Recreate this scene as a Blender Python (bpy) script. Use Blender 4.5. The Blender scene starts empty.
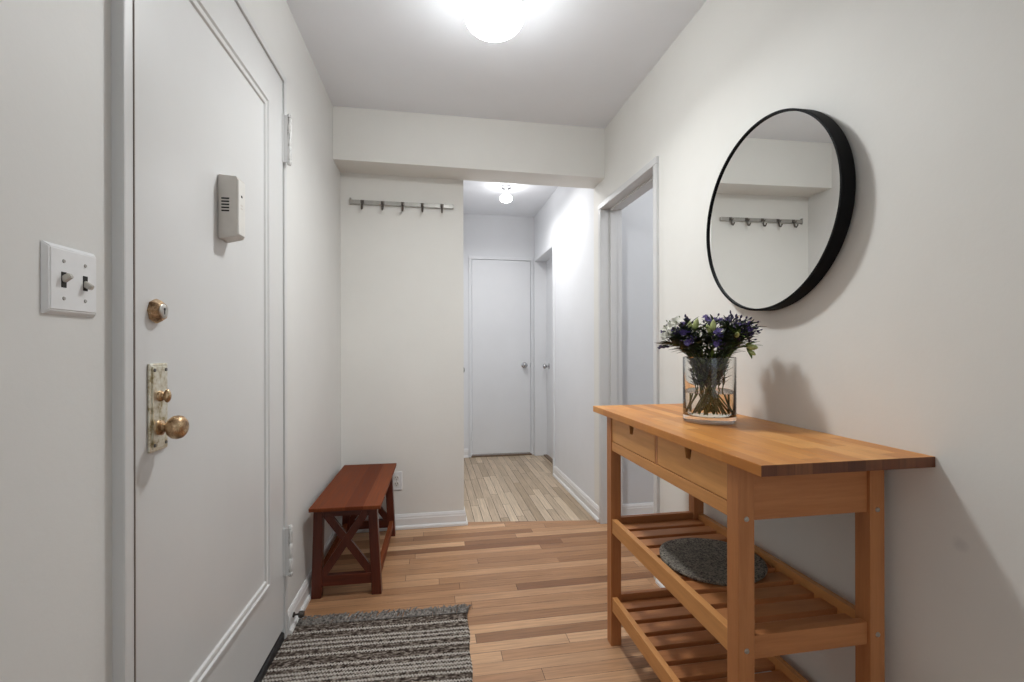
import bpy, bmesh, math, random
from mathutils import Vector, Matrix
PI = math.pi
C = bpy.context.scene.collection
random.seed(7)

# ------------------------------------------------------------------ materials
def srgb(r, g, b):
    f = lambda c: (c/255/12.92) if c/255 <= .04045 else ((c/255+.055)/1.055)**2.4
    return (f(r), f(g), f(b), 1)

class NT:
    def __init__(s, name):
        s.m = bpy.data.materials.new(name); s.m.use_nodes = True
        s.t = s.m.node_tree; s.b = s.t.nodes['Principled BSDF']
    def n(s, kind, **kw):
        nd = s.t.nodes.new(kind)
        for k, v in kw.items(): setattr(nd, k, v)
        return nd
    def l(s, a, b): s.t.links.new(a, b)
    def math(s, op, a, b=None):
        nd = s.n('ShaderNodeMath', operation=op)
        for i, x in enumerate((a, b)):
            if x is None: continue
            if isinstance(x, (int, float)): nd.inputs[i].default_value = x
            else: s.l(x, nd.inputs[i])
        return nd.outputs[0]
    def obj(s): return s.n('ShaderNodeTexCoord').outputs['Object']
    def sep(s, v):
        nd = s.n('ShaderNodeSeparateXYZ'); s.l(v, nd.inputs[0]); return nd.outputs
    def comb(s, x, y, z):
        nd = s.n('ShaderNodeCombineXYZ')
        for i, a in enumerate((x, y, z)):
            if isinstance(a, (int, float)): nd.inputs[i].default_value = a
            else: s.l(a, nd.inputs[i])
        return nd.outputs[0]
    def noise(s, vec, scale=5, detail=3, rough=.5):
        nd = s.n('ShaderNodeTexNoise'); s.l(vec, nd.inputs['Vector'])
        nd.inputs['Scale'].default_value = scale; nd.inputs['Detail'].default_value = detail
        nd.inputs['Roughness'].default_value = rough
        return nd.outputs['Fac']
    def ramp(s, fac, stops, interp='LINEAR'):
        nd = s.n('ShaderNodeValToRGB'); nd.color_ramp.interpolation = interp
        e = nd.color_ramp.elements
        while len(e) < len(stops): e.new(.5)
        for i, (p, c) in enumerate(stops): e[i].position = p; e[i].color = c
        s.l(fac, nd.inputs[0]); return nd.outputs[0]
    def mix(s, fac, a, b, mode='MIX'):
        nd = s.n('ShaderNodeMix', data_type='RGBA', blend_type=mode)
        for sock, x in ((nd.inputs['Factor'], fac), (nd.inputs['A'] if False else nd.inputs[6], a), (nd.inputs[7], b)):
            if isinstance(x, (int, float)): sock.default_value = x
            elif isinstance(x, tuple): sock.default_value = x
            else: s.l(x, sock)
        return nd.outputs[2]
    def bump(s, h, strength=.2, dist=.01):
        nd = s.n('ShaderNodeBump'); nd.inputs['Strength'].default_value = strength
        nd.inputs['Distance'].default_value = dist
        s.l(h, nd.inputs['Height']); s.l(nd.outputs[0], s.b.inputs['Normal'])
    def setp(s, **kw):
        for k, v in kw.items(): s.b.inputs[k.replace('_', ' ')].default_value = v
        return s

def paint(name, col, rough=.5, amount=.04, bump=.06, bscale=60, spec=.35):
    m = NT(name); o = m.obj()
    n = m.noise(o, 2.5, 4, .6)
    d = tuple(c*(1-amount) for c in col[:3])+(1,); u = tuple(min(1, c*(1+amount)) for c in col[:3])+(1,)
    m.l(m.ramp(n, [(.3, d), (.7, u)]), m.b.inputs['Base Color'])
    m.setp(Roughness=rough, Specular_IOR_Level=spec)
    m.bump(m.noise(o, bscale, 4, .6), bump, .004)
    return m.m

def plain(name, col, rough=.5, metal=0.0, amount=.08, scale=40):
    m = NT(name); n = m.noise(m.obj(), scale, 3)
    d = tuple(c*(1-amount) for c in col[:3])+(1,); u = tuple(min(1, c*(1+amount)) for c in col[:3])+(1,)
    m.l(m.ramp(n, [(.3, d), (.7, u)]), m.b.inputs['Base Color'])
    m.setp(Roughness=rough, Metallic=metal)
    return m.m

def wood(name, dark, light, axis='X', rough=.4, scale=1.0, spec=.4):
    m = NT(name); x, y, z = m.sep(m.obj())
    k = {'X': (3, 45, 45), 'Y': (45, 3, 45), 'Z': (45, 45, 3)}[axis]
    v = m.comb(m.math('MULTIPLY', x, k[0]*scale), m.math('MULTIPLY', y, k[1]*scale), m.math('MULTIPLY', z, k[2]*scale))
    a = m.noise(v, 1, 5, .6); b = m.noise(v, 3.5, 3, .6)
    f = m.math('ADD', m.math('MULTIPLY', a, .7), m.math('MULTIPLY', b, .3))
    m.l(m.ramp(f, [(.32, dark), (.68, light)]), m.b.inputs['Base Color'])
    m.setp(Roughness=rough, Specular_IOR_Level=spec); m.bump(f, .08, .002)
    return m.m

def boards(name, along, width, length, stops, gap=.0009, gapcol=(.02, .012, .008, 1), rough=.35, bump=.25, spec=.4,
           grain=(.72, 1.18), patch=None):
    m = NT(name); c = m.sep(m.obj()); ax = 'XYZ'.index(along)
    al = c[ax]; ac = c[1-ax] if ax < 2 else c[0]
    a = m.math('DIVIDE', ac, width); row = m.math('FLOOR', a); fa = m.math('FRACT', a)
    w1 = m.n('ShaderNodeTexWhiteNoise', noise_dimensions='1D'); m.l(row, w1.inputs['W'])
    w3 = m.n('ShaderNodeTexWhiteNoise', noise_dimensions='1D'); m.l(m.math('ADD', row, 57.3), w3.inputs['W'])
    ln = m.math('MULTIPLY', m.math('ADD', m.math('MULTIPLY', w3.outputs['Value'], .8), .6), length)
    b = m.math('ADD', m.math('DIVIDE', al, ln), m.math('MULTIPLY', w1.outputs['Value'], 9))
    col = m.math('FLOOR', b); fb = m.math('FRACT', b)
    w2 = m.n('ShaderNodeTexWhiteNoise', noise_dimensions='2D'); m.l(m.comb(row, col, 0), w2.inputs['Vector'])
    r = w2.outputs['Value']
    base = m.ramp(r, stops)
    g1 = m.math('LESS_THAN', m.math('MULTIPLY', m.math('MINIMUM', fa, m.math('SUBTRACT', 1, fa)), width), gap)
    g2 = m.math('LESS_THAN', m.math('MULTIPLY', m.math('MINIMUM', fb, m.math('SUBTRACT', 1, fb)), ln), gap)
    g = m.math('MAXIMUM', g1, g2)
    # gaps are open only in places
    gn = m.math('GREATER_THAN', m.noise(m.comb(m.math('MULTIPLY', al, 1.7), m.math('MULTIPLY', row, 3.1), 0), 1.3, 2), .42)
    g = m.math('MULTIPLY', g, m.math('ADD', m.math('MULTIPLY', gn, .75), .25))
    v = m.comb(m.math('MULTIPLY', al, 5), m.math('MULTIPLY', ac, 110), m.math('MULTIPLY', r, 40))
    gr = m.noise(v, 1, 5, .65)
    gcol = m.ramp(gr, [(.3, (grain[0],)*3+(1,)), (.7, (grain[1],)*3+(1,))])
    colr = m.mix(1.0, base, gcol, 'MULTIPLY')
    if patch:
        pn = m.noise(m.comb(m.math('MULTIPLY', c[0], 2.2), m.math('MULTIPLY', c[1], 1.0), 0), 4.5, 6, .65)
        colr = m.mix(m.math('MULTIPLY', m.ramp(pn, [(.44, (0, 0, 0, 1)), (.64, (1, 1, 1, 1))]), patch[1]), colr, patch[0])
    colr = m.mix(g, colr, gapcol)
    m.l(colr, m.b.inputs['Base Color'])
    m.setp(Specular_IOR_Level=spec)
    m.l(m.ramp(gr, [(.2, (rough-.06,)*3+(1,)), (.8, (rough+.08,)*3+(1,))]), m.b.inputs['Roughness'])
    m.bump(m.math('SUBTRACT', m.math('MULTIPLY', gr, .12), g), bump, .0015)
    return m.m

M = {}
WALL = (.80, .782, .738, 1)
M['wall'] = paint('warm_white_wall_paint', WALL, .55, .02, .10, 45)
M['wall_left'] = paint('shaded_white_wall_paint', (.735, .725, .70, 1), .55, .02, .10, 45)  # wall paint greyed to put this side's duller light into the colour
M['wall_hall'] = paint('cool_white_wall_paint', (.80, .81, .83, 1), .75, .02, .06, 45)
M['ceiling'] = paint('white_ceiling_paint', (.86, .875, .905, 1), .6, .015, .06, 30)
M['gloss'] = paint('white_gloss_enamel', (.67, .665, .655, 1), .32, .02, .05, 35, .45)
M['gloss_cool'] = paint('cool_white_enamel', (.78, .79, .81, 1), .35, .02, .04, 35, .45)
def scratched():
    m = NT('chipped_white_hinge_paint'); x, y, z = m.sep(m.obj())
    n = m.noise(m.comb(m.math('MULTIPLY', x, 260), m.math('MULTIPLY', y, 260), m.math('MULTIPLY', z, 30)), 1, 4, .65)
    m.l(m.ramp(n, [(.34, (.20, .18, .16, 1)), (.44, (.62, .61, .59, 1)), (.6, (.74, .73, .71, 1))]), m.b.inputs['Base Color'])
    m.setp(Roughness=.4); return m.m
M['scratched'] = scratched()
M['trim'] = paint('white_trim_enamel', (.82, .81, .80, 1), .3, .03, .05, 40, .45)
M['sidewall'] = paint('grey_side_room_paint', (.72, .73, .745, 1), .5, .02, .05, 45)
# right wall: same paint with a faint round scuff of its own near the table
def wall_right_mat():
    m = NT('warm_white_wall_paint_with_scuff'); o = m.obj(); n = m.noise(o, 2.5, 4, .6)
    base = m.ramp(n, [(.3, tuple(c*.98 for c in WALL[:3])+(1,)), (.7, tuple(c*1.02 for c in WALL[:3])+(1,))])
    x, y, z = m.sep(o)
    d = m.math('SQRT', m.math('ADD', m.math('POWER', m.math('SUBTRACT', y, .805), 2), m.math('POWER', m.math('SUBTRACT', z, .725), 2)))
    d = m.math('ADD', d, m.math('MULTIPLY', m.noise(o, 60, 2), .012))
    s = m.ramp(d, [(.012, (.28,)*3+(1,)), (.024, (0, 0, 0, 1))])
    m.l(m.mix(s, base, (.42, .41, .40, 1)), m.b.inputs['Base Color'])
    m.setp(Roughness=.55, Specular_IOR_Level=.35); m.bump(m.noise(o, 45, 4, .6), .10, .004)
    return m.m
M['wall_right'] = wall_right_mat()
M['floor'] = boards('oak_strip_floor', 'X', .060, 1.1,
    [(0, (.25, .115, .055, 1)), (.25, (.37, .19, .094, 1)), (.6, (.455, .245, .125, 1)), (.85, (.52, .295, .158, 1)), (1, (.67, .41, .235, 1))],
    spec=.3, rough=.34, gap=.0008)
M['floor_hall'] = boards('pale_oak_hall_floor', 'Y', .0575, .75,
    [(0, (.40, .30, .20, 1)), (.3, (.47, .36, .25, 1)), (.65, (.54, .42, .30, 1)), (1, (.66, .53, .385, 1))], rough=.4, gap=.0016, bump=.35)
M['butcher'] = boards('butcher_block_birch', 'Y', .043, .32,
    [(0, (.50, .19, .042, 1)), (.4, (.63, .26, .060, 1)), (.75, (.71, .32, .082, 1)), (1, (.78, .39, .12, 1))],
    patch=((.48, .17, .05, 1), .55), spec=.28, rough=.36, gap=.0002, gapcol=(.33, .16, .06, 1), bump=.08, grain=(.88, 1.08))
M['endgrain'] = boards('oiled_end_grain', 'Z', .043, 2.0, [(0, (.10, .032, .014, 1)), (.5, (.15, .05, .021, 1)), (1, (.21, .08, .032, 1))], rough=.5, gap=.0004, gapcol=(.06, .02, .01, 1), bump=.05)
M['birch_z_shaded'] = wood('birch_leg_wood_shaded', (.39, .147, .050, 1), (.52, .218, .080, 1), 'Z', .45)  # same birch, darkened to imitate shade on the legs
M['birch_y'] = wood('birch_rail_wood', (.53, .235, .075, 1), (.68, .32, .11, 1), 'Y', .45)
M['birch_x_shaded'] = wood('birch_slat_wood_shaded', (.39, .147, .050, 1), (.52, .218, .080, 1), 'X', .45)  # same birch, shade of the end faces put into the colour
M['drawer'] = wood('birch_drawer_wood', (.58, .27, .085, 1), (.74, .36, .125, 1), 'Y', .42)
M['bench_x'] = wood('mahogany_x', (.055, .011, .006, 1), (.135, .028, .012, 1), 'X', .35)
M['bench_y'] = boards('mahogany_top', 'Y', .078, 3.0,
    [(0, (.13, .030, .011, 1)), (.5, (.18, .047, .018, 1)), (1, (.235, .070, .027, 1))], spec=.06, rough=.5, gap=.0003, gapcol=(.10, .03, .015, 1), bump=.08, grain=(.75, 1.2))
M['bench_z'] = wood('mahogany_z', (.055, .011, .006, 1), (.135, .028, .012, 1), 'Z', .35)
M['brass'] = None
def worn_brass(name, a, b, c, rough=.35):
    m = NT(name); o = m.obj(); n = m.noise(o, 55, 5, .65)
    m.l(m.ramp(n, [(.36, a), (.5, b), (.66, c)]), m.b.inputs['Base Color'])
    m.setp(Metallic=.9); m.l(m.ramp(n, [(.3, (rough+.2,)*3+(1,)), (.7, (rough-.08,)*3+(1,))]), m.b.inputs['Roughness'])
    return m.m
M['brass'] = worn_brass('worn_brass', (.17, .10, .055, 1), (.46, .30, .17, 1), (.70, .53, .34, 1), .3)
M['brass_plate'] = worn_brass('tarnished_brass_plate', (.42, .34, .19, 1), (.72, .67, .54, 1), (.85, .83, .74, 1), .35)
M['steel'] = plain('brushed_nickel', (.55, .53, .50, 1), .3, .95)
M['mount'] = plain('satin_white_metal', (.66, .65, .63, 1), .4, .2, .03)
M['chrome'] = plain('satin_chrome', (.5, .5, .51, 1), .2, 1.0)
M['dark_steel'] = plain('dark_hook_metal', (.16, .145, .13, 1), .35, .9)
M['rail_steel'] = plain('rail_nickel', (.40, .385, .355, 1), .42, .6)
M['black'] = plain('black_mirror_frame', (.004, .004, .0045, 1), .6, 0); M['black'].node_tree.nodes['Principled BSDF'].inputs['Specular IOR Level'].default_value = .12
M['saddle'] = plain('black_door_saddle', (.012, .012, .013, 1), .45, 0)
M['gap_shade'] = plain('grey_brown_gap_shade', (.24, .20, .17, 1), .7)  # colour of the shade line along the door frame edge
M['threshold'] = plain('worn_brown_threshold', (.17, .115, .075, 1), .55, 0, .2)
M['slot'] = plain('dark_slot', (.02, .018, .016, 1), .8)
M['plastic'] = plain('white_switch_plastic', (.80, .80, .80, 1), .28, 0, .02)
M['toggle'] = plain('aged_ivory_toggle', (.52, .49, .44, 1), .35, 0, .1)
M['beige_plastic'] = plain('beige_plastic', (.64, .60, .55, 1), .4, 0, .03)
M['white_plastic2'] = plain('pale_plastic_face', (.72, .70, .66, 1), .35, 0, .03)
M['rubber'] = plain('dark_brown_rubber', (.05, .038, .03, 1), .6)
M['mirror'] = NT('mirror_silver').setp(Metallic=1.0, Roughness=0.0, Base_Color=(.93, .94, .93, 1)).m
def glass_mat(name, col, ior, rough=0):
    m = NT(name).setp(Base_Color=col, Roughness=rough, IOR=ior); m.b.inputs['Transmission Weight'].default_value = 1
    return m.m
M['glass'] = glass_mat('clear_glass', (.97, .985, .98, 1), 1.45)
M['water'] = glass_mat('water', (.97, .98, .93, 1), 1.33)
def glow(name, col, s):
    m = NT(name); m.setp(Base_Color=(.9, .9, .88, 1)); m.b.inputs['Emission Color'].default_value = col
    m.b.inputs['Emission Strength'].default_value = s; return m.m
LAMP = 40.0; HALL = 22.0
M['lamp'] = glow('lit_opal_glass', (.95, .985, 1, 1), LAMP)
M['lamp_hall'] = glow('lit_opal_glass_cool', (1, .99, .98, 1), HALL)
def stone():
    m = NT('speckled_grey_stone'); o = m.obj()
    v = m.n('ShaderNodeTexVoronoi'); m.l(o, v.inputs['Vector']); v.inputs['Scale'].default_value = 190
    r = m.math('ADD', m.math('MULTIPLY', m.noise(o, 120, 3, .7), .75), m.math('MULTIPLY', v.outputs['Distance'], .35))
    m.l(m.ramp(r, [(.40, (.014, .013, .012, 1)), (.48, (.105, .09, .073, 1)), (.68, (.27, .235, .19, 1))]), m.b.inputs['Base Color'])
    m.setp(Roughness=.8); m.bump(r, .7, .003); return m.m
M['stone'] = stone()
RUG_L = [.083, .088, .135, .142, .160, .166, .188, .193, .229, .235, .290, .296, .322, .328, .343, .348, .362, .368, .388, .394, .43, .436, .488, .494,
         .535, .541, .558, .563, .582, .588, .62, .626, .68, .686, .72, .726, .742, .748, .77, .776]
def rug_mat():
    m = NT('woven_striped_wool'); o = m.obj(); x, y, z = m.sep(o)
    wob = m.math('MULTIPLY', m.math('SUBTRACT', m.noise(m.comb(m.math('MULTIPLY', x, 4), m.math('MULTIPLY', y, 3), 0), 1, 2), .5), .012)
    tw = m.n('ShaderNodeTexWave', wave_type='BANDS', bands_direction='X'); m.l(o, tw.inputs['Vector'])
    tw.inputs['Scale'].default_value = 28; tw.inputs['Distortion'].default_value = 2.5; tw.inputs['Detail'].default_value = 2
    tw.inputs['Detail Scale'].default_value = 3
    d = m.math('ADD', m.math('ADD', m.math('MULTIPLY', y, -1), wob), m.math('MULTIPLY', m.math('SUBTRACT', tw.outputs['Fac'], .5), .006))
    s = None
    for i in range(0, len(RUG_L), 2):
        c = (RUG_L[i]+RUG_L[i+1])/2-.022
        k = m.math('LESS_THAN', m.math('ABSOLUTE', m.math('SUBTRACT', d, c)), .0052)
        s = k if s is None else m.math('MAXIMUM', s, k)
    fib = m.noise(m.comb(m.math('MULTIPLY', x, 150), m.math('MULTIPLY', y, 220), 0), 1, 4, .7)
    sp = m.noise(m.comb(m.math('MULTIPLY', x, 48), m.math('MULTIPLY', y, 95), 3), 1, 3, .7)
    darkc = m.ramp(sp, [(.38, (.022, .014, .011, 1)), (.5, (.11, .083, .067, 1)), (.62, (.36, .31, .265, 1))])
    lightc = m.ramp(fib, [(.32, (.18, .145, .12, 1)), (.48, (.50, .455, .405, 1)), (.68, (.68, .635, .58, 1))])
    m.l(m.mix(s, darkc, lightc), m.b.inputs['Base Color']); m.setp(Roughness=.95, Specular_IOR_Level=.1)
    m.bump(m.math('ADD', fib, m.math('MULTIPLY', tw.outputs['Fac'], .6)), .9, .005)
    return m.m
M['rug'] = rug_mat()
M['fringe'] = plain('grey_brown_yarn', (.19, .17, .152, 1), .95, 0, .75, 90)
M['stem'] = plain('flower_stem_green', (.085, .125, .03, 1), .5, 0, .25)
M['leaf'] = plain('dark_leaf', (.018, .032, .014, 1), .5, 0, .5, 60)
M['leaf_bright'] = plain('bright_leaf', (.10, .15, .03, 1), .45, 0, .3, 60)
M['purple'] = plain('violet_petal', (.058, .032, .165, 1), .6, 0, .35, 120)
M['purple_dark'] = plain('dark_violet_petal', (.022, .012, .055, 1), .6, 0, .4, 120)
M['white_petal'] = plain('white_petal', (.72, .70, .62, 1), .5, 0, .1, 90)
M['bud'] = plain('pale_green_bud', (.42, .46, .18, 1), .45, 0, .25, 90)
M['yellow'] = plain('yellow_floret', (.55, .42, .08, 1), .6)

# ------------------------------------------------------------------ mesh helpers
def obj(name, bm, mat, parent=None, smooth=False, loc=None):
    bmesh.ops.recalc_face_normals(bm, faces=bm.faces)
    me = bpy.data.meshes.new(name); bm.to_mesh(me); bm.free()
    me.materials.append(mat)
    if smooth:
        for p in me.polygons: p.use_smooth = True
        me.set_sharp_from_angle(angle=math.radians(38))
    o = bpy.data.objects.new(name, me); C.objects.link(o)
    if parent: o.parent = parent
    if loc: o.location = loc
    return o
def B(): return bmesh.new()
def box(bm, x0, x1, y0, y1, z0, z1, bev=0, seg=2, mtx=None):
    t = bmesh.new()
    bmesh.ops.create_cube(t, size=1)
    bmesh.ops.scale(t, vec=(x1-x0, y1-y0, z1-z0), verts=t.verts)
    bmesh.ops.translate(t, vec=((x0+x1)/2, (y0+y1)/2, (z0+z1)/2), verts=t.verts)
    if bev: bmesh.ops.bevel(t, geom=t.edges[:], offset=bev, segments=seg, affect='EDGES', profile=.6)
    if mtx is not None: bmesh.ops.transform(t, matrix=mtx, verts=t.verts)
    merge(bm, t); return bm
def merge(bm, t):
    me = bpy.data.meshes.new('tmp'); t.to_mesh(me); t.free(); bm.from_mesh(me); bpy.data.meshes.remove(me)
def prism(bm, poly, axis, a, b):
    """extrude a 2D polygon along an axis; poly pairs are the other two axes in xyz order"""
    def P(p, h):
        return {'X': (h, p[0], p[1]), 'Y': (p[0], h, p[1]), 'Z': (p[0], p[1], h)}[axis]
    va = [bm.verts.new(P(p, a)) for p in poly]; vb = [bm.verts.new(P(p, b)) for p in poly]
    n = len(poly)
    bm.faces.new(va); bm.faces.new(vb[::-1])
    for i in range(n): bm.faces.new((va[i], va[(i+1) % n], vb[(i+1) % n], vb[i]))
    return bm
def lathe(bm, prof, seg=32, mtx=None, cap=True):
    t = bmesh.new(); rings = []
    for r, z in prof:
        if r < 1e-6: rings.append([t.verts.new((0, 0, z))])
        else: rings.append([t.verts.new((r*math.cos(2*PI*i/seg), r*math.sin(2*PI*i/seg), z)) for i in range(seg)])
    for a, b in zip(rings, rings[1:]):
        for i in range(seg):
            j = (i+1) % seg
            if len(a) == 1 and len(b) == 1: continue
            if len(a) == 1: t.faces.new((a[0], b[i], b[j]))
            elif len(b) == 1: t.faces.new((a[i], a[j], b[0]))
            else: t.faces.new((a[i], a[j], b[j], b[i]))
    if cap:
        for r in (rings[0], rings[-1]):
            if len(r) > 1: t.faces.new(r)
    if mtx is not None: bmesh.ops.transform(t, matrix=mtx, verts=t.verts)
    merge(bm, t); return bm
def tube(bm, pts, rad, seg=8):
    pts = [Vector(p) for p in pts]; rings = []
    if not isinstance(rad, (list, tuple)): rad = [rad]*len(pts)
    for i, p in enumerate(pts):
        d = (pts[min(i+1, len(pts)-1)]-pts[max(i-1, 0)]).normalized()
        u = d.orthogonal().normalized() if i == 0 else (rings[-1][1] - d*rings[-1][1].dot(d)).normalized()
        w = d.cross(u)
        rings.append(([bm.verts.new(p+(u*math.cos(2*PI*k/seg)+w*math.sin(2*PI*k/seg))*rad[i]) for k in range(seg)], u))
    for a, b in zip(rings, rings[1:]):
        for k in range(seg):
            j = (k+1) % seg; bm.faces.new((a[0][k], a[0][j], b[0][j], b[0][k]))
    bm.faces.new(rings[0][0][::-1]); bm.faces.new(rings[-1][0])
    return bm
def bar(bm, p, q, w, d, normal):
    """rectangular bar from p to q, w across, d along the normal"""
    p, q = Vector(p), Vector(q); n = Vector(normal); t = (q-p).normalized(); s = t.cross(n).normalized()
    vs = []
    for e in (p, q):
        vs.append([bm.verts.new(e+s*a*w/2+n*b*d/2) for a, b in ((-1, -1), (1, -1), (1, 1), (-1, 1))])
    bm.faces.new(vs[0][::-1]); bm.faces.new(vs[1])
    for k in range(4): bm.faces.new((vs[0][k], vs[0][(k+1) % 4], vs[1][(k+1) % 4], vs[1][k]))
def rot_to(axis):
    return Vector((0, 0, 1)).rotation_difference(Vector(axis)).to_matrix().to_4x4()
def at(loc, axis=(0, 0, 1)): return Matrix.Translation(loc) @ rot_to(axis)
def tag(o, label=None, cat=None, group=None, kind=None):
    if label: o['label'] = label
    if cat: o['category'] = cat
    if group: o['group'] = group
    if kind: o['kind'] = kind
    return o
def empty(name, loc=(0, 0, 0), rz=0):
    o = bpy.data.objects.new(name, None); C.objects.link(o); o.location = loc; o.rotation_euler = (0, 0, rz)
    o.empty_display_size = .05; return o
def copy_tree(o, parent=None):
    c = o.copy(); C.objects.link(c)
    if parent: c.parent = parent
    for ch in [x for x in bpy.data.objects if x.parent == o and x != c]: copy_tree(ch, c)
    return c

# ------------------------------------------------------------------ layout numbers (metres)
H = 2.536                     # ceiling
YB, YW = 2.826, 3.03          # beam face, back wall face
ZB = 2.225                    # beam underside
XR = 1.099                    # right wall
XC = .2155                    # corner of back wall / hall left wall
YF = 4.87                     # hall far wall
YR = -1.5                     # wall behind the viewpoint
SK = -math.radians(1.2)       # left wall is a touch out of square
LO = (-.6063, 0, 0)           # left wall frame: local x = out of wall, y = along, z = up
def left(name): return empty(name, LO, SK)
def struct(name, bm, mat, label, cat, smooth=False, loc=None, rz=0):
    o = obj(name, bm, mat, None, smooth); o['kind'] = 'structure'; tag(o, label, cat)
    if loc: o.location = loc
    o.rotation_euler[2] = rz; return o

# ---- floor
b = B(); prism(b, [(-1, YR), (2.6, YR), (2.6, 2.73), (XR, 2.94), (XC-.1, 3.08), (XC-.1, 3.2), (-1, 3.2)], 'Z', -.05, 0)
struct('floor', b, M['floor'], 'warm brown oak strip floor of the entry, boards running across', 'floor')
b = B(); prism(b, [(XC-.1, 3.08), (XR, 2.94), (2.6, 2.73), (2.6, 5.0), (XC-.1, 5.0)], 'Z', -.05, 0)
struct('floor_hall', b, M['floor_hall'], 'pale worn oak strip floor of the hall beyond the beam, boards running lengthways', 'floor')
# ---- ceiling
b = B(); box(b, -1.0, XR+.12, YR, YB+.1, H, H+.06); 
struct('ceiling', b, M['ceiling'], 'white painted entry ceiling around the large opal light', 'ceiling')
b = B(); box(b, -.3, XR+.25, YW-.03, 5.0, H, H+.06)
struct('ceiling_hall', b, M['ceiling'], 'white hall ceiling beyond the dropped beam', 'ceiling')
# ---- left wall (local frame), opening for the entry door
DY0, DY1, DZ1 = 1.0215, 1.946, 2.179     # door leaf limits
b = B()
box(b, -.1, 0, YR-.1, DY0-.012, 0, H+.02); box(b, -.1, 0, DY1+.012, YW+.1, 0, H+.02); box(b, -.1, 0, DY0-.012, DY1+.012, DZ1+.012, H+.02)
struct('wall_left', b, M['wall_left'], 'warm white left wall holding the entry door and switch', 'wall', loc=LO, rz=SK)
# ---- back wall stub, beam, hall left wall
b = B(); box(b, -.75, XC, YW, YW+.1, 0, H+.02)
struct('wall_back', b, M['wall'], 'warm white back wall behind the bench under the coat rail', 'wall')
b = B(); box(b, XC-.1, XC, YW+.1, 3.35, 0, H+.02); box(b, XC-.1, XC, 4.15, YF, 0, H+.02); box(b, XC-.1, XC, 3.35, 4.15, 2.06, H+.02)
struct('wall_hall_left', b, M['wall_hall'], 'white left wall of the hall behind the corner', 'wall')
b = B(); prism(b, [(-.72, ZB+.006), (XR, ZB-.004), (XR, H+.02), (-.72, H+.02)], 'Y', YB, YW+.002)
struct('beam', b, M['wall'], 'dropped ceiling beam across the entry above the hall opening', 'beam')
# ---- right wall with two openings
OY0, OY1, OZ = 2.147, 2.868, 2.036       # side-room doorway clear opening
SY0, SY1, SZ = 4.075, 4.80, 2.05         # hall side door opening
b = B()
def rw(y0, y1, z0, z1): box(b, XR, XR+.12, y0, y1, z0, z1)
rw(YR-.1, OY0-.03, 0, H+.02); rw(OY0-.03, OY1+.03, OZ+.03, H+.02); rw(OY1+.03, YW-.002, 0, H+.02)
struct('wall_right', b, M['wall_right'], 'warm white right wall behind the wooden cart and round mirror', 'wall')
b = B(); rw(YW-.002, SY0-.03, 0, H+.02); rw(SY0-.03, SY1+.03, SZ+.03, H+.02); rw(SY1+.03, YF+.1, 0, H+.02)
struct('wall_hall_right', b, M['wall_hall'], 'cool white right wall of the hall with the recessed door', 'wall')
# ---- far hall wall with closet door opening
FX0, FX1, FZ0, FZ1 = .433, 1.056, .03, 2.062
b = B(); box(b, XC-.1, FX0-.012, YF, YF+.1, 0, H+.02); box(b, FX1+.012, XR+.02, YF, YF+.1, 0, H+.02); box(b, FX0-.012, FX1+.012, YF, YF+.1, FZ1+.012, H+.02)
struct('wall_hall_far', b, M['wall_hall'], 'cool white end wall of the hall around the flush door', 'wall')
# ---- wall behind the viewpoint with a wide opening to the daylit living room
b = B(); box(b, -.8, -.32, YR-.1, YR, 0, H+.02); box(b, .92, XR+.02, YR-.1, YR, 0, H+.02); box(b, -.32, .92, YR-.1, YR, 2.3, H+.02)
struct('wall_rear', b, M['wall'], 'wall behind the viewpoint with a wide opening', 'wall')
# ---- side room seen through the right doorway
b = B(); box(b, XR+.12, 2.7, 2.953, 3.05, 0, H+.02)
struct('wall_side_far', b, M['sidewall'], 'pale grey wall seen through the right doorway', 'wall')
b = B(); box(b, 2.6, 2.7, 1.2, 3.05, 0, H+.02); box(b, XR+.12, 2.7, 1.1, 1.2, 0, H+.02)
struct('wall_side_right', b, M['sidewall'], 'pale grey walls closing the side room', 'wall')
b = B(); box(b, XR+.12, 2.7, 1.1, 3.05, H, H+.06)
struct('ceiling_side', b, M['ceiling'], 'white ceiling of the side room', 'ceiling')

# ---- baseboards
def bprof(t=.013, h=.09, shoe=.011):
    return [(0, 0), (t+shoe, 0), (t+shoe, .012), (t+shoe*.55, .02), (t, .022), (t, h-.028), (t*.8, h-.022), (t*.8, h-.014), (t*.35, h), (0, h)]
def baseboard(name, p, q, n, label, mat='trim'):
    """profile swept from p to q on the floor, n = direction out of the wall"""
    p, q, n = Vector(p+(0,)), Vector(q+(0,)), Vector(n+(0,)).normalized()
    b = B(); pr = bprof(); A = [b.verts.new(p+n*x+Vector((0, 0, z))) for x, z in pr]; D = [b.verts.new(q+n*x+Vector((0, 0, z))) for x, z in pr]
    k = len(pr); b.faces.new(A); b.faces.new(D[::-1])
    for i in range(k): b.faces.new((A[i], A[(i+1) % k], D[(i+1) % k], D[i]))
    return struct(name, b, M[mat], label, 'baseboard')
o = baseboard('baseboard_left', (0, DY1+.034), (0, YW), (1, 0), 'white baseboard along the left wall behind the bench'); o.location = LO; o.rotation_euler[2] = SK
o = baseboard('baseboard_left_near', (0, YR), (0, DY0-.034), (1, 0), 'white baseboard on the left wall below the light switch'); o.location = LO; o.rotation_euler[2] = SK
baseboard('baseboard_back', (-.56, YW), (XC+.0, YW), (0, -1), 'white baseboard under the power outlet behind the bench')
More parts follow.
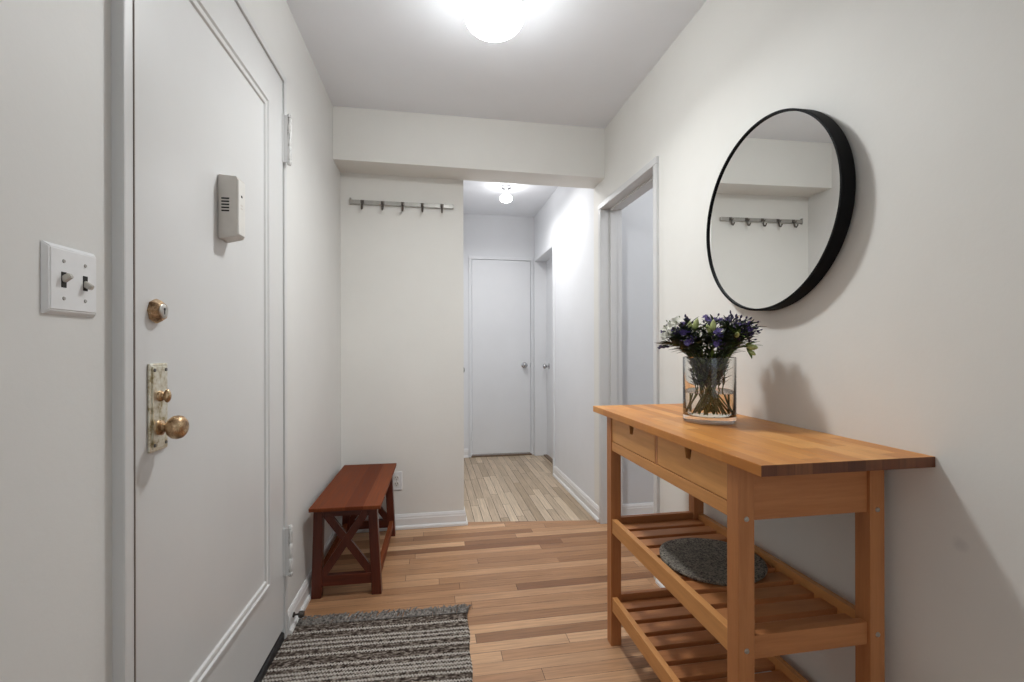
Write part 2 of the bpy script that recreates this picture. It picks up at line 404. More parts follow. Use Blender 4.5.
# mitred corner return
b = B(); pr = bprof()
A = [b.verts.new((XC, YW-x, z)) for x, z in pr]; K = [b.verts.new((XC+x, YW-x, z)) for x, z in pr]; D = [b.verts.new((XC+x, 3.31, z)) for x, z in pr]
k = len(pr); b.faces.new(A); b.faces.new(D[::-1])
for P, Q in ((A, K), (K, D)):
    for i in range(k):
        try: b.faces.new((P[i], P[(i+1) % k], Q[(i+1) % k], Q[i]))
        except ValueError: pass
struct('baseboard_corner', b, M['trim'], 'white baseboard turning the corner into the hall', 'baseboard')
baseboard('baseboard_right', (XR, YR), (XR, OY0-.036), (-1, 0), 'white baseboard on the right wall beneath the cart')
baseboard('baseboard_hall_right', (XR, OY1+.036), (XR, SY0-.04), (-1, 0), 'white baseboard on the hall right wall past the doorway')
baseboard('baseboard_hall_far', (XC, YF), (FX0-.04, YF), (0, -1), 'short white baseboard left of the far hall door')
baseboard('baseboard_side', (XR+.14, 2.953), (2.6, 2.953), (0, -1), 'white baseboard seen through the right doorway')

# ---- frames (trim_n)
def frame(name, axis, sgn, face, a0, a1, top, w, t, jamb, label, mat, stop=.035):
    """steel door frame: casing w wide and t proud on the face, jamb lining of given depth into the wall, with a stop"""
    b = B()
    def bx(f0, f1, s0, s1, z0, z1, bev=.003):
        lo, hi = sorted((face+sgn*f0, face+sgn*f1))
        if axis == 'X': box(b, lo, hi, s0, s1, z0, z1, bev)
        else: box(b, s0, s1, lo, hi, z0, z1, bev)
    bx(-jamb, t, a0-w, a0, 0, top, .004); bx(-jamb, t, a1, a1+w, 0, top, .004); bx(-jamb, t, a0-w, a1+w, top, top+w, .004)
    if stop:
        s0, s1 = -jamb*.45-stop, -jamb*.45+.012
        bx(s0, s1, a0-.001, a0+.014, 0, top); bx(s0, s1, a1-.014, a1+.001, 0, top); bx(s0, s1, a0, a1, top-.014, top+.001)
    return struct(name, b, M[mat], label, 'door frame', smooth=False)
b = B(); fa, fb, ft = DY0-.004, DY1+.004, DZ1+.004
box(b, -.09, .0215, fa-.028, fa, 0, ft+.028, .004); box(b, -.09, .009, fb, fb+.028, 0, ft+.028, .003); box(b, -.09, .009, fa-.002, fb+.028, ft, ft+.028, .003)
struct('trim_1', b, M['gloss'], 'white painted steel frame around the entry door', 'door frame', loc=LO, rz=SK)
frame('trim_2', 'X', -1, XR, OY0, OY1, OZ, .036, .015, .135, 'white painted frame of the open doorway in the right wall', 'gloss')
frame('trim_3', 'X', -1, XR, SY0, SY1, SZ, .034, .013, .13, 'white frame of the recessed hall door on the right', 'gloss_cool', 0)
frame('trim_4', 'Y', -1, YF, FX0-.004, FX1+.004, FZ1+.004, .03, .012, .06, 'white frame of the flush door closing the hall', 'gloss_cool', 0)
frame('trim_5', 'X', 1, XC, 3.38, 4.12, 2.03, .03, .004, .09, 'white frame of the hall left door', 'gloss_cool', 0)

# ------------------------------------------------------------------ entry door
d1 = left('door_1'); tag(d1, 'white single-panel entry door with brass knob and chime box', 'door', kind='structure')
b = B(); box(b, -.044, .003, DY0, DY1, .053, DZ1, .0015); obj('door_leaf', b, M['gloss'], d1)
b = B(); box(b, .010, .0225, DY0-.0045, DY0-.0022, .05, DZ1+.001); obj('frame_gap_shade', b, M['gap_shade'], d1)  # added strip painted as the thin contact shade between frame and leaf
# raised panel moulding: three ribs, mitred, open on the lock side
def moulding_profile(): return [(0, 0), (.003, .006), (.010, .008), (.014, .003), (.020, .004), (.024, .010), (.032, .010), (.036, .003), (.042, .002), (.044, 0)]
def moulding(path_in, dirs):
    """path of inner corners in (y,z) with outward direction per corner"""
    b = B(); pr = moulding_profile(); rings = []
    for (y, z), (dy, dz) in zip(path_in, dirs):
        rings.append([b.verts.new((.003+h, y+dy*w, z+dz*w)) for w, h in pr])
    for A, D in zip(rings, rings[1:]):
        for i in range(len(pr)-1): b.faces.new((A[i], A[i+1], D[i+1], D[i]))
    b.faces.new(rings[0]); b.faces.new(rings[-1])
    return b
b = moulding([(DY0+.012, .333), (1.745, .333), (1.745, 1.99), (DY0+.012, 1.99)], [(0, -1), (1, -1), (1, 1), (0, 1)])
obj('panel_moulding', b, M['gloss'], d1, True)
# lock plate
pl = B(); box(pl, .003, .009, 1.090, 1.154, .923, 1.110, .0025); box(pl, .009, .0115, 1.096, 1.148, .929, 1.104, .002)
plate = obj('lock_plate', pl, M['brass_plate'], d1)
tag(plate, 'tarnished brass plate')
b = B(); lathe(b, [(.0, -.002), (.0155, -.002), (.0165, .004), (.0095, .007), (.0085, .012), (.010, .016), (.0195, .020), (.0245, .027), (.0255, .035), (.0235, .043), (.017, .049), (.009, .051), (0, .0515)], 28, at((.0115, 1.120, .972), (1, 0, 0)))
k = obj('door_knob', b, M['brass'], plate, True); tag(k, 'round worn brass knob')
b = B(); lathe(b, [(0, 0), (.012, 0), (.011, .004), (.0065, .007), (.006, .009), (.0075, .0105)], 20, at((.0115, 1.120, 1.040), (1, 0, 0)))
t = B(); bmesh.ops.create_uvsphere(t, u_segments=18, v_segments=12, radius=1)
bmesh.ops.transform(t, matrix=Matrix.Translation((.026, 1.120, 1.040)) @ Matrix.Diagonal((.007, .008, .0145, 1)), verts=t.verts); merge(b, t)
obj('thumb_turn', b, M['brass'], plate, True)
for y in (1.101, 1.142):
    for z in (.937, 1.096):
        b = B(); lathe(b, [(0, 0), (.004, 0), (.0034, .0018), (0, .0024)], 12, at((.0113, y, z), (1, 0, 0))); obj('screw', b, M['dark_steel'], plate, True)
# deadbolt
b = B(); lathe(b, [(0, 0), (.0255, 0), (.0265, .004), (.0255, .007), (.0215, .015), (.0195, .017), (0, .017)], 8, at((.003, 1.116, 1.222), (1, 0, 0)))
dbolt = obj('deadbolt', b, M['brass'], d1); tag(dbolt, 'faceted brass deadbolt ring')
b = B(); lathe(b, [(0, 0), (.0155, 0), (.0155, .002), (.0135, .0035), (0, .0035)], 24, at((.0195, 1.116, 1.222), (1, 0, 0)))
cyl = obj('key_cylinder', b, M['steel'], dbolt, True)
b = B(); box(b, .0222, .0236, 1.1145, 1.1175, 1.215, 1.229, .0004); lathe(b, [(0, 0), (.003, 0), (.003, .0012), (0, .0012)], 10, at((.0225, 1.116, 1.226), (1, 0, 0)))
obj('keyhole', b, M['slot'], dbolt)
# hinges
for zc in (1.957, .349):
    b = B(); box(b, .0, .020, DY1-.003, DY1+.003, zc-.092, zc+.092, .001); box(b, .003, .007, DY1-.012, DY1-.004, zc-.092, zc+.092, .001)
    hg = obj('hinge', b, M['gloss'], d1)
    b = B(); lathe(b, [(0, -.1), (.006, -.1), (.0095, -.095), (.0095, -.086), (.0065, -.083), (.0085, -.08), (.0085, -.03), (.0078, -.029), (.0078, -.027), (.0085, -.026), (.0085, .028), (.0078, .029), (.0078, .031), (.0085, .032), (.0085, .08), (.0065, .083), (.0095, .086), (.0095, .095), (.006, .1), (0, .1)], 18, at((.026, DY1+.006, zc)))
    obj('hinge_barrel', b, M['scratched'], hg, True)
b = B(); prism(b, [(-.09, 0), (.004, 0), (.004, .030), (-.002, .036), (-.09, .036)], 'Y', DY0-.002, DY1+.002)
o = struct('trim_6', b, M['saddle'], 'black door saddle under the entry door', 'threshold', loc=LO, rz=SK)
# chime box on the door
cb = left('door_chime'); tag(cb, 'small beige plastic chime box high on the entry door', 'door chime')
b = B()
y0, y1, z0, z1 = 1.404, 1.468, 1.449, 1.622
v = [b.verts.new(p) for p in [(.004, y0, z0-.004), (.004, y1, z0-.004), (.052, y1-.012, z0+.004), (.052, y0, z0+.004),
                              (.004, y0, z1), (.004, y1, z1), (.052, y1-.012, z1-.004), (.052, y0, z1-.004)]]
for f in ((0, 1, 2, 3), (4, 5, 6, 7), (0, 1, 5, 4), (1, 2, 6, 5), (2, 3, 7, 6), (3, 0, 4, 7)): b.faces.new([v[i] for i in f])
bmesh.ops.bevel(b, geom=b.edges[:], offset=.0018, segments=2, affect='EDGES')
obj('chime_body', b, M['beige_plastic'], cb)
b = B(); box(b, .046, .0555, y0+.004, y1-.014, z0+.009, z1-.010, .003); fc = obj('face_panel', b, M['white_plastic2'], cb); tag(fc, 'paler front panel')
for i in range(5):
    b = B(); box(b, .013, .033, y0-.001, y0+.004, 1.5195+i*.0085, 1.5237+i*.0085, .0006); obj('sound_slot', b, M['slot'], cb)
b = B(); box(b, .054, .0562, y0+.02, y0+.029, 1.565, 1.571, .0008); obj('indicator', b, M['slot'], cb)
b = B(); box(b, .054, .0562, y0+.018, y0+.031, 1.532, 1.536, .0008); box(b, .054, .0562, y0+.018, y0+.031, 1.541, 1.545, .0008); obj('button', b, M['beige_plastic'], cb)

# ---- light switch
sw = left('light_switch'); tag(sw, 'white double toggle light switch left of the entry door', 'light switch')
sy, sz, hw, hh = .888, 1.253, .0575, .0575
b = B()
t = B(); vs = [t.verts.new((x, sy+a*w, sz+c*w)) for x, w in ((.0, hw), (.0085, hw-.008)) for a, c in ((-1, -1), (1, -1), (1, 1), (-1, 1))]
t.faces.new(vs[:4]); t.faces.new(vs[4:])
for i in range(4): t.faces.new((vs[i], vs[(i+1) % 4], vs[4+(i+1) % 4], vs[4+i]))
bmesh.ops.bevel(t, geom=t.edges[:], offset=.0018, segments=2, affect='EDGES')
merge(b, t); obj('cover_plate', b, M['plastic'], sw)
for y, up in ((sy-.023, 1), (sy+.023, -1)):
    b = B(); box(b, .0075, .0092, y-.0052, y+.0052, sz-.0125, sz+.0125, .0005); ts = obj('toggle_slot', b, M['slot'], sw)
    b = B()
    m = Matrix.Translation((.007, y, sz)) @ Matrix.Rotation(-up*math.radians(32), 4, 'Y')
    t = B(); vs = [t.verts.new(p) for p in [(0, -.004, -.0055), (0, .004, -.0055), (0, .004, .0055), (0, -.004, .0055), (.0145, -.0042, -.004), (.0145, .0042, -.004), (.0145, .0042, .004), (.0145, -.0042, .004)]]
    for f in ((0, 1, 2, 3), (4, 5, 6, 7), (0, 1, 5, 4), (1, 2, 6, 5), (2, 3, 7, 6), (3, 0, 4, 7)): t.faces.new([vs[i] for i in f])
    bmesh.ops.bevel(t, geom=t.edges[:], offset=.0012, segments=2, affect='EDGES')
    bmesh.ops.transform(t, matrix=m, verts=t.verts); merge(b, t)
    tg = obj('toggle', b, M['toggle'], sw, True)
    for z in (sz-.030, sz+.030):
        b = B(); lathe(b, [(0, 0), (.0032, 0), (.0026, .0012), (0, .0015)], 12, at((.0084, y, z), (1, 0, 0))); obj('screw', b, M['rail_steel'], sw, True)

# ---- power outlet on the back wall
ot = empty('power_outlet', (-.209, YW, .303)); tag(ot, 'white duplex power outlet low on the back wall beside the bench', 'outlet')
b = B(); box(b, -.035, .035, -.006, 0, -.0575, .0575, .0025); obj('cover_plate', b, M['plastic'], ot)
for z in (-.0195, .0195):
    b = B(); lathe(b, [(0, 0), (.0172, 0), (.0165, .002), (0, .0022)], 24, at((0, -.0058, z), (0, -1, 0)))
    s = obj('socket', b, M['white_plastic2'], ot, True)
    b = B(); box(b, -.0085, -.0055, -.0086, -.0075, z-.001, z+.008); box(b, .0055, .0085, -.0086, -.0075, z-.001, z+.008); box(b, -.0022, .0022, -.0086, -.0075, z-.010, z-.006)
    obj('prong_slots', b, M['slot'], s)
b = B(); lathe(b, [(0, 0), (.003, 0), (.002, .0012), (0, .0014)], 10, at((0, -.0058, 0), (0, -1, 0))); obj('screw', b, M['rail_steel'], ot)

# ---- a small nail
for loc, ax, lb in (((XR, 2.12, 2.016), (-1, 0, 0), 'tiny dark nail in the right wall beside the doorway top'),):
    b = B(); lathe(b, [(0, 0), (.002, 0), (.002, .006), (.004, .006), (.004, .008), (0, .0085)], 10, rot_to(ax)); o = obj('nail', b, M['dark_steel'], None, True, loc); tag(o, lb, 'nail')
# ---- door stop on the left baseboard
b = B(); lathe(b, [(0, 0), (.010, 0), (.010, .004), (.004, .007), (.004, .020), (.012, .022), (.0135, .034), (.011, .042), (0, .044)], 18, at((.013, 2.03, .055), (1, 0, 0)))
o = obj('door_stop', b, M['rubber'], None, True); o.location = LO; o.rotation_euler[2] = SK
tag(o, 'small dark rubber door stop on the baseboard by the hinge', 'door stop')

# ------------------------------------------------------------------ hall doors
d2 = empty('door_2', (0, YF, 0)); tag(d2, 'white flush door closing the end of the hall', 'door', kind='structure')
b = B(); box(b, FX0, FX1, -.002, .036, FZ0, FZ1, .0015); obj('door_leaf', b, M['gloss_cool'], d2)
KN = [(0, 0), (.031, 0), (.031, .004), (.012, .008), (.011, .026), (.018, .032), (.026, .042), (.027, .052), (.021, .062), (.010, .066), (0, .067)]
b = B(); lathe(b, KN, 26, at((.988, -.002, .955), (0, -1, 0))); k = obj('door_knob', b, M['chrome'], d2, True); tag(k, 'satin chrome knob')
b = B(); box(b, FX1-.001, FX1+.003, -.004, 0, .93, .98); obj('latch', b, M['chrome'], d2)
for z in (.22, 1.85):
    b = B(); lathe(b, [(0, -.045), (.006, -.045), (.006, .045), (0, .045)], 12, at((FX0-.004, -.009, z))); obj('hinge', b, M['gloss_cool'], d2, True)
b = B(); box(b, FX0-.01, FX1+.01, YF-.02, YF+.06, 0, .016, .003)
struct('trim_7', b, M['threshold'], 'brown wood threshold under the far hall door', 'threshold')
d3 = empty('door_3', (XR+.118, 0, 0)); tag(d3, 'white recessed door in the right side of the hall', 'door', kind='structure')
b = B(); box(b, 0, .036, SY0, SY1, .02, SZ, .0015); obj('door_leaf', b, M['gloss_cool'], d3)
b = B(); lathe(b, KN, 26, at((0, 4.70, .947), (-1, 0, 0))); k = obj('door_knob', b, M['chrome'], d3, True); tag(k, 'satin chrome knob')
b = B(); box(b, XR+.082, XR+.12, SY0, SY1, 0, .012, .003)
struct('trim_8', b, M['threshold'], 'dark threshold of the recessed hall door', 'threshold')
d4 = empty('door_4', (XC, 0, 0)); tag(d4, 'white hall door round the left corner showing only its knob', 'door', kind='structure')
b = B(); box(b, -.04, -.004, 3.38, 4.12, .015, 2.03, .0015); obj('door_leaf', b, M['gloss_cool'], d4)
b = B(); lathe(b, KN, 26, at((-.004, 3.80, .962), (1, 0, 0))); k = obj('door_knob', b, M['dark_steel'], d4, True); tag(k, 'dark round knob')
b = B(); lathe(b, [(0, 0), (.02, 0), (.018, .008), (.006, .010), (.006, .03), (0, .031)], 20, at((-.004, 3.80, 1.285), (1, 0, 0))); obj('thumb_turn', b, M['dark_steel'], d4, True)

# ------------------------------------------------------------------ ceiling lights
cl = empty('ceiling_light', (.243, 1.755, H)); tag(cl, 'large round white opal globe light on the entry ceiling', 'ceiling light')
b = B(); lathe(b, [(0, 0), (.098, 0), (.104, -.010), (.1065, -.098), (.110, -.104), (.111, -.112), (.104, -.114), (0, -.114)], 48); obj('mount', b, M['mount'], cl, True)
b = B(); R_ = .111
prof = [(.088, -.060), (.094, -.075), (.104, -.095)]
for i in range(1, 15):
    a = math.radians(-22+i*112/14*1.0)
    prof.append((R_*math.cos(a), -.150-.098*math.sin(a)))
prof = [(0, -.112), (.101, -.1135)] + [(R_*math.cos(math.radians(a)), -.140-.062*math.sin(math.radians(a))) for a in range(-24, 91, 6)]
prof[-1] = (0, prof[-1][1])
lathe(b, prof, 48); obj('globe', b, M['lamp'], cl, True)
hl = empty('ceiling_light', (.652, 3.98, H)); tag(hl, 'small white globe light with chrome ring on the hall ceiling', 'ceiling light')
b = B(); lathe(b, [(0, 0), (.040, 0), (.044, -.006), (.044, -.018), (.036, -.022), (0, -.022)], 32); obj('mount', b, M['chrome'], hl, True)
b = B(); lathe(b, [(0, -.02), (.012, -.022), (.012, -.075), (0, -.078)], 16); obj('stem', b, M['plastic'], hl, True)
b = B(); lathe(b, [(0, -.07), (.02, -.072), (.042, -.082), (.054, -.098), (.054, -.112), (.044, -.128), (.024, -.137), (0, -.139)], 32); obj('globe', b, M['lamp_hall'], hl, True)

# ------------------------------------------------------------------ coat rail on the back wall
cr = empty('coat_rack', (-.165, YW, 2.047)); tag(cr, 'slim metal coat rail with five hooks high on the back wall', 'coat rack')
b = B(); box(b, -.318, .318, -.016, -.006, -.013, .013, .002)
rail = obj('rail', b, M['rail_steel'], cr)
b = B(); box(b, -.322, -.312, -.018, 0, -.016, .024, .002); obj('wall_bracket', b, M['rail_steel'], cr)
b = B(); box(b, .308, .316, -.018, 0, -.013, .013, .002); obj('wall_bracket', b, M['rail_steel'], cr)
for i in range(5):
    x = -.245+i*.122
    b = B(); box(b, x-.011, x+.011, -.021, -.015, -.010, .012, .002)
    tube(b, [(x, -.019, .004), (x, -.026, -.012), (x, -.027, -.03), (x, -.033, -.044), (x, -.046, -.050), (x, -.056, -.042), (x, -.059, -.032)], [.006, .0065, .0065, .006, .005, .0045, .005], 10)
    tube(b, [(x, -.022, -.006), (x, -.040, -.012), (x, -.047, -.004)], [.004, .0035, .004], 8)
    obj('hook', b, M['dark_steel'], cr, True)

# ------------------------------------------------------------------ mirror
mr = empty('wall_mirror', (XR-.006, 1.344, 1.568), math.radians(-1.0)); tag(mr, 'round mirror in a deep black frame on the right wall', 'mirror')
R = .308; DP = .042
b = B(); lathe(b, [(R-.008, 0), (R, 0), (R, DP-.001), (R-.001, DP), (R-.006, DP), (R-.007, DP-.001), (R-.007, .010), (R-.008, .006)], 128, at((0, 0, 0), (-1, 0, 0)), cap=False)
b.faces.ensure_lookup_table()
obj('mirror_frame', b, M['black'], mr, True)
b = B(); lathe(b, [(0, DP-.010), (R-.0065, DP-.010), (R-.0065, DP-.006), (0, DP-.006)], 128, at((0, 0, 0), (-1, 0, 0))); obj('mirror_glass', b, M['mirror'], mr)

# ------------------------------------------------------------------ wooden cart
TX0, TX1, TY0, TY1, TZ = .667, 1.099-.001, .852, 1.852, .900
LY0, LY1 = .943, 1.732; LX0, LX1 = .680, 1.068; LW = .041
kc = empty('kitchen_cart', ((LX0+LX1)/2, (LY0+LY1)/2, 0)); ox, oy = kc.location.x, kc.location.y
tag(kc, 'birch kitchen cart with two drawers and slatted shelves against the right wall', 'kitchen cart')
def cart(name, boxes, mat, parent=kc, bev=.0015):
    b = B()
    for (x0, x1, y0, y1, z0, z1) in boxes: box(b, x0-ox, x1-ox, y0-oy, y1-oy, z0, z1, bev)
    return obj(name, b, M[mat], parent)
tt = cart('tabletop', [(TX0, TX1, TY0, TY1, TZ-.024, TZ)], 'butcher', bev=.0018); tag(tt, 'orange-brown butcher block top')
tt.data.materials.append(M['endgrain'])
for p in tt.data.polygons:
    if abs(p.normal.y) > .9: p.material_index = 1
TU = TZ-.024
for x in (LX0, LX1-LW):
    for y in (LY0, LY1-LW):
        lg = cart('leg', [(x, x+LW, y, y+LW, 0, TU)], 'birch_z_shaded', bev=.002)
        fy = -1 if y == LY0 else 1
        yy = y if fy < 0 else y+LW
        for z in (.755, .458, .160):
            b = B(); lathe(b, [(0, 0), (.0062, 0), (.0055, .0018), (.0028, .0022), (.0025, .0008), (0, .0008)], 14, at((x+LW/2-ox, yy-oy, z), (0, fy, 0)))
            obj('bolt', b, M['steel'], lg, True)
AZ = .748
cart('end_apron', [(LX0+LW, LX1-LW, LY0+.008, LY0+.028, AZ, TU)], 'birch_x_shaded')
cart('end_apron', [(LX0+LW, LX1-LW, LY1-.028, LY1-.008, AZ, TU)], 'birch_x_shaded')
cart('back_apron', [(LX1-.030, LX1-.010, LY0+LW, LY1-LW, AZ, TU)], 'birch_y')
cart('drawer_rail', [(LX0+.004, LX0+.024, LY0+LW, LY1-LW, AZ, AZ+.034)], 'birch_y')
ym = (LY0+LY1)/2
cart('drawer_divider', [(LX0+.005, LX0+.30, ym-.007, ym+.007, AZ+.034, TU)], 'birch_z_shaded')
for (y0, y1) in ((LY0+LW+.003, ym-.009), (ym+.009, LY1-LW-.003)):
    # front with a trapezoid notch cut in its top edge
    b = B(); yc = (y0+y1)/2; z0, z1 = AZ+.037, TU-.004
    prism(b, [(y0-oy, z0), (y1-oy, z0), (y1-oy, z1), (yc+.018-oy, z1), (yc+.011-oy, z1-.031), (yc-.011-oy, z1-.031), (yc-.018-oy, z1), (y0-oy, z1)], 'X', LX0+.005-ox, LX0+.021-ox)
    dr = obj('drawer', b, M['drawer'], kc)
    b = B()
    for (a0, a1, c0, c1) in ((LX0+.021, LX0+.33, y0+.006, y0+.016), (LX0+.021, LX0+.33, y1-.016, y1-.006), (LX0+.32, LX0+.33, y0+.016, y1-.016)):
        box(b, a0-ox, a1-ox, c0-oy, c1-oy, z0+.004, z1-.012)
    box(b, LX0+.021-ox, LX0+.33-ox, y0+.008-oy, y1-.008-oy, z0+.004, z0+.009)
    box(b, LX0+.030-ox, LX0+.034-ox, y0+.016-oy, y1-.016-oy, z0+.009, z1)  # added panel, its black colour stands for shade inside the notch
    bxo = obj('drawer_box', b, M['slot'], dr); tag(bxo, 'drawer interior coloured black as shade behind the finger notch')
NS = 10
for zt in (.485, .187):
    zb = zt-.053
    cart('side_rail', [(LX0+.004, LX0+.024, LY0+LW, LY1-LW, zb, zt)], 'birch_y')
    cart('side_rail', [(LX1-.024, LX1-.004, LY0+LW, LY1-LW, zb, zt)], 'birch_y')
    cart('end_rail', [(LX0+LW, LX1-LW, LY0+.008, LY0+.028, zb, zt)], 'birch_x_shaded')
    cart('end_rail', [(LX0+LW, LX1-LW, LY1-.028, LY1-.008, zb, zt)], 'birch_x_shaded')
    y0, y1 = LY0+.034, LY1-.034; pitch = (y1-y0+.022)/NS
    for i in range(NS):
        cart('slat', [(LX0+.024, LX1-.024, y0+i*pitch, y0+i*pitch+pitch-.022, zb+.014, zb+.030)], 'birch_x_shaded', bev=.002)

# ---- speckled stone platter on the upper shelf
zs = .485-.053+.0305
b = B(); n = 72; rr = random.Random(3)
ph = [rr.uniform(0, 6.28) for _ in range(5)]
prof = [(0, .012), (.55, .0125), (.86, .014), (.95, .0155), (.985, .0145), (1.0, .010), (.985, .004), (.93, 0), (.5, 0), (0, 0)]
rings = []
for f, z in prof:
    if f == 0: rings.append([b.verts.new((0, 0, z))]); continue
    ring = []
    for i in range(n):
        a = 2*PI*i/n; w = 1+.012*math.sin(3*a+ph[0])+.008*math.sin(5*a+ph[1])+.006*math.sin(8*a+ph[2])
        ring.append(b.verts.new((.158*f*w*math.cos(a), .158*f*w*math.sin(a), z)))
    rings.append(ring)
for A, D in zip(rings, rings[1:]):
    for i in range(n):
        j = (i+1) % n
        if len(A) == 1: b.faces.new((A[0], D[i], D[j]))
        elif len(D) == 1: b.faces.new((A[i], A[j], D[0]))
        else: b.faces.new((A[i], A[j], D[j], D[i]))
pt = obj('stone_platter', b, M['stone'], None, True, (.8745, 1.345, zs)); tag(pt, 'round speckled dark grey stone platter on the upper slatted shelf', 'platter')

# ------------------------------------------------------------------ bench
BX0, BX1, BY0, BY1, BH = .030, .340, 2.19, 2.975, .430
bn = empty('entry_bench', LO, SK); tag(bn, 'low reddish-brown wooden bench with X-braced ends by the left wall', 'bench')
bc = ((BX0+BX1)/2, (BY0+BY1)/2)
mloc = Matrix.Rotation(SK, 4, 'Z') @ Vector((bc[0], bc[1], 0)); bn.location = Vector(LO)+mloc
def bq(x, y): return x-bc[0], y-bc[1]
b = B(); x0, y0 = bq(BX0, BY0); x1, y1 = bq(BX1, BY1); box(b, x0, x1, y0, y1, BH-.017, BH, .003); obj('seat', b, M['bench_y'], bn)
LWb = .044
def leg(cx_top, cx_bot, y0):
    b = B(); hw = LWb/2
    prism(b, [(cx_bot-hw, 0), (cx_bot+hw, 0), (cx_top+hw-.002, BH-.017), (cx_top-hw+.002, BH-.017)], 'Y', y0, y0+.042)
    bmesh.ops.bevel(b, geom=b.edges[:], offset=.002, segments=1, affect='EDGES')
    return obj('leg', b, M['bench_z'], bn)
xl_t, xl_b = x0+.027, x0+.017; xr_t, xr_b = x1-.045, x1-.026
for yy in (y0+.056, y1-.058):
    leg(xl_t, xl_b, yy); leg(xr_t, xr_b, yy)
    b = B(); box(b, xl_t, xr_t, yy+.010, yy+.032, BH-.062, BH-.017, .002); obj('end_apron', b, M['bench_x'], bn)
    b = B(); box(b, xl_b, xr_b, yy+.006, yy+.036, .052, .100, .002); obj('end_rail', b, M['bench_x'], bn)
    ym_ = yy+.021
    b = B(); bar(b, (xl_t+.018, ym_-.002, BH-.030), (xr_b-.022, ym_-.002, .095), .034, .017, (0, 1, 0)); obj('cross_brace', b, M['bench_z'], bn)
    b = B(); bar(b, (xr_t-.018, ym_-.006, BH-.030), (xl_b+.022, ym_-.006, .095), .034, .017, (0, 1, 0)); obj('cross_brace', b, M['bench_z'], bn)
for xa in ((xl_t+xl_b)/2, (xr_t+xr_b)/2):
    b = B(); box(b, xa-.010, xa+.010, y0+.096, y1-.056, BH-.062, BH-.017, .002); obj('side_apron', b, M['bench_y'], bn)
for xa in (xl_b, xr_b):
    b = B(); box(b, xa-.011, xa+.011, y0+.096, y1-.056, .052, .095, .002); obj('side_rail', b, M['bench_y'], bn)

# ------------------------------------------------------------------ rug
rg = empty('striped_rug', (.158, 2.012, 0)); rg.rotation_euler[2] = math.radians(-2.2)
tag(rg, 'woven grey-brown striped rug with fringe before the entry door', 'rug')
RW, RL = .722, 1.25
b = B(); nx, ny = 110, 210; g = []
rr = random.Random(11)
for j in range(ny+1):
    row = []
    for i in range(nx+1):
        x = -RW+RW*i/nx; y = -RL*j/ny
        edge = min(i, nx-i, j, ny-j)
        z = .0085 + .0013*math.sin(j*PI*.62)*math.sin(i*1.9+j*PI) + .0008*math.sin(x*9+y*5)+rr.uniform(-.0006, .0006)
        if edge == 0: z = .003
        elif edge == 1: z = .0068
        wob = .003*math.sin(y*31)*(1 if i in (0, nx) else .5)
        row.append(b.verts.new((x+wob, y+.004*math.sin(x*6), z)))
    g.append(row)
for j in range(ny):
    for i in range(nx): b.faces.new((g[j][i], g[j][i+1], g[j+1][i+1], g[j+1][i]))
bord = [r for r in g[0]] + [g[j][nx] for j in range(1, ny+1)] + [g[ny][i] for i in range(nx-1, -1, -1)] + [g[j][0] for j in range(ny-1, 0, -1)]
low = [b.verts.new((v.co.x, v.co.y, .0005)) for v in bord]
for i in range(len(bord)): b.faces.new((bord[i], bord[(i+1) % len(bord)], low[(i+1) % len(bord)], low[i]))
b.faces.new(low)
obj('rug_weave', b, M['rug'], rg, True)
def fringe(name, y, s, n):
    b = B(); rr = random.Random(5)
    for i in range(n):
        x = -RW+RW*(i+.5)/n+rr.uniform(-.002, .002); L = rr.uniform(.045, .072); lean = rr.uniform(.0, .034)
        zt = rr.uniform(.004, .012)
        tube(b, [(x, y-s*.012, .009), (x+lean*.3, y+s*L*.35, zt+.004), (x+lean*.7+rr.uniform(-.004, .004), y+s*L*.7, zt), (x+lean, y+s*L, .004)], [.0036, .0034, .0030, .0018], 6)
    o = obj(name, b, M['fringe'], rg, True); o['kind'] = 'stuff'
fringe('fringe', 0, 1, 150); fringe('fringe', -RL, -1, 110)

# ------------------------------------------------------------------ vase and flowers
VX, VY, VR, VH = .899, 1.392, .081, .211
vs = empty('glass_vase', (VX, VY, TZ)); tag(vs, 'clear glass cylinder vase half filled with water on the cart', 'vase')
b = B(); lathe(b, [(0, .0), (VR-.003, .0), (VR-.0005, .0015), (VR, .005), (VR, VH-.002), (VR-.002, VH), (VR-.004, VH-.001), (VR-.0045, VH-.004), (VR-.0045, .030), (VR-.010, .021), (0, .019)], 64)
obj('glass', b, M['glass'], vs, True)
b = B(); lathe(b, [(0, .0196), (VR-.0112, .0217), (VR-.0052, .0305), (VR-.0052, .095), (VR-.0058, .0945), (0, .0942)], 64)
w = obj('water', b, M['water'], vs, True); tag(w, 'clear water filling the lower half')

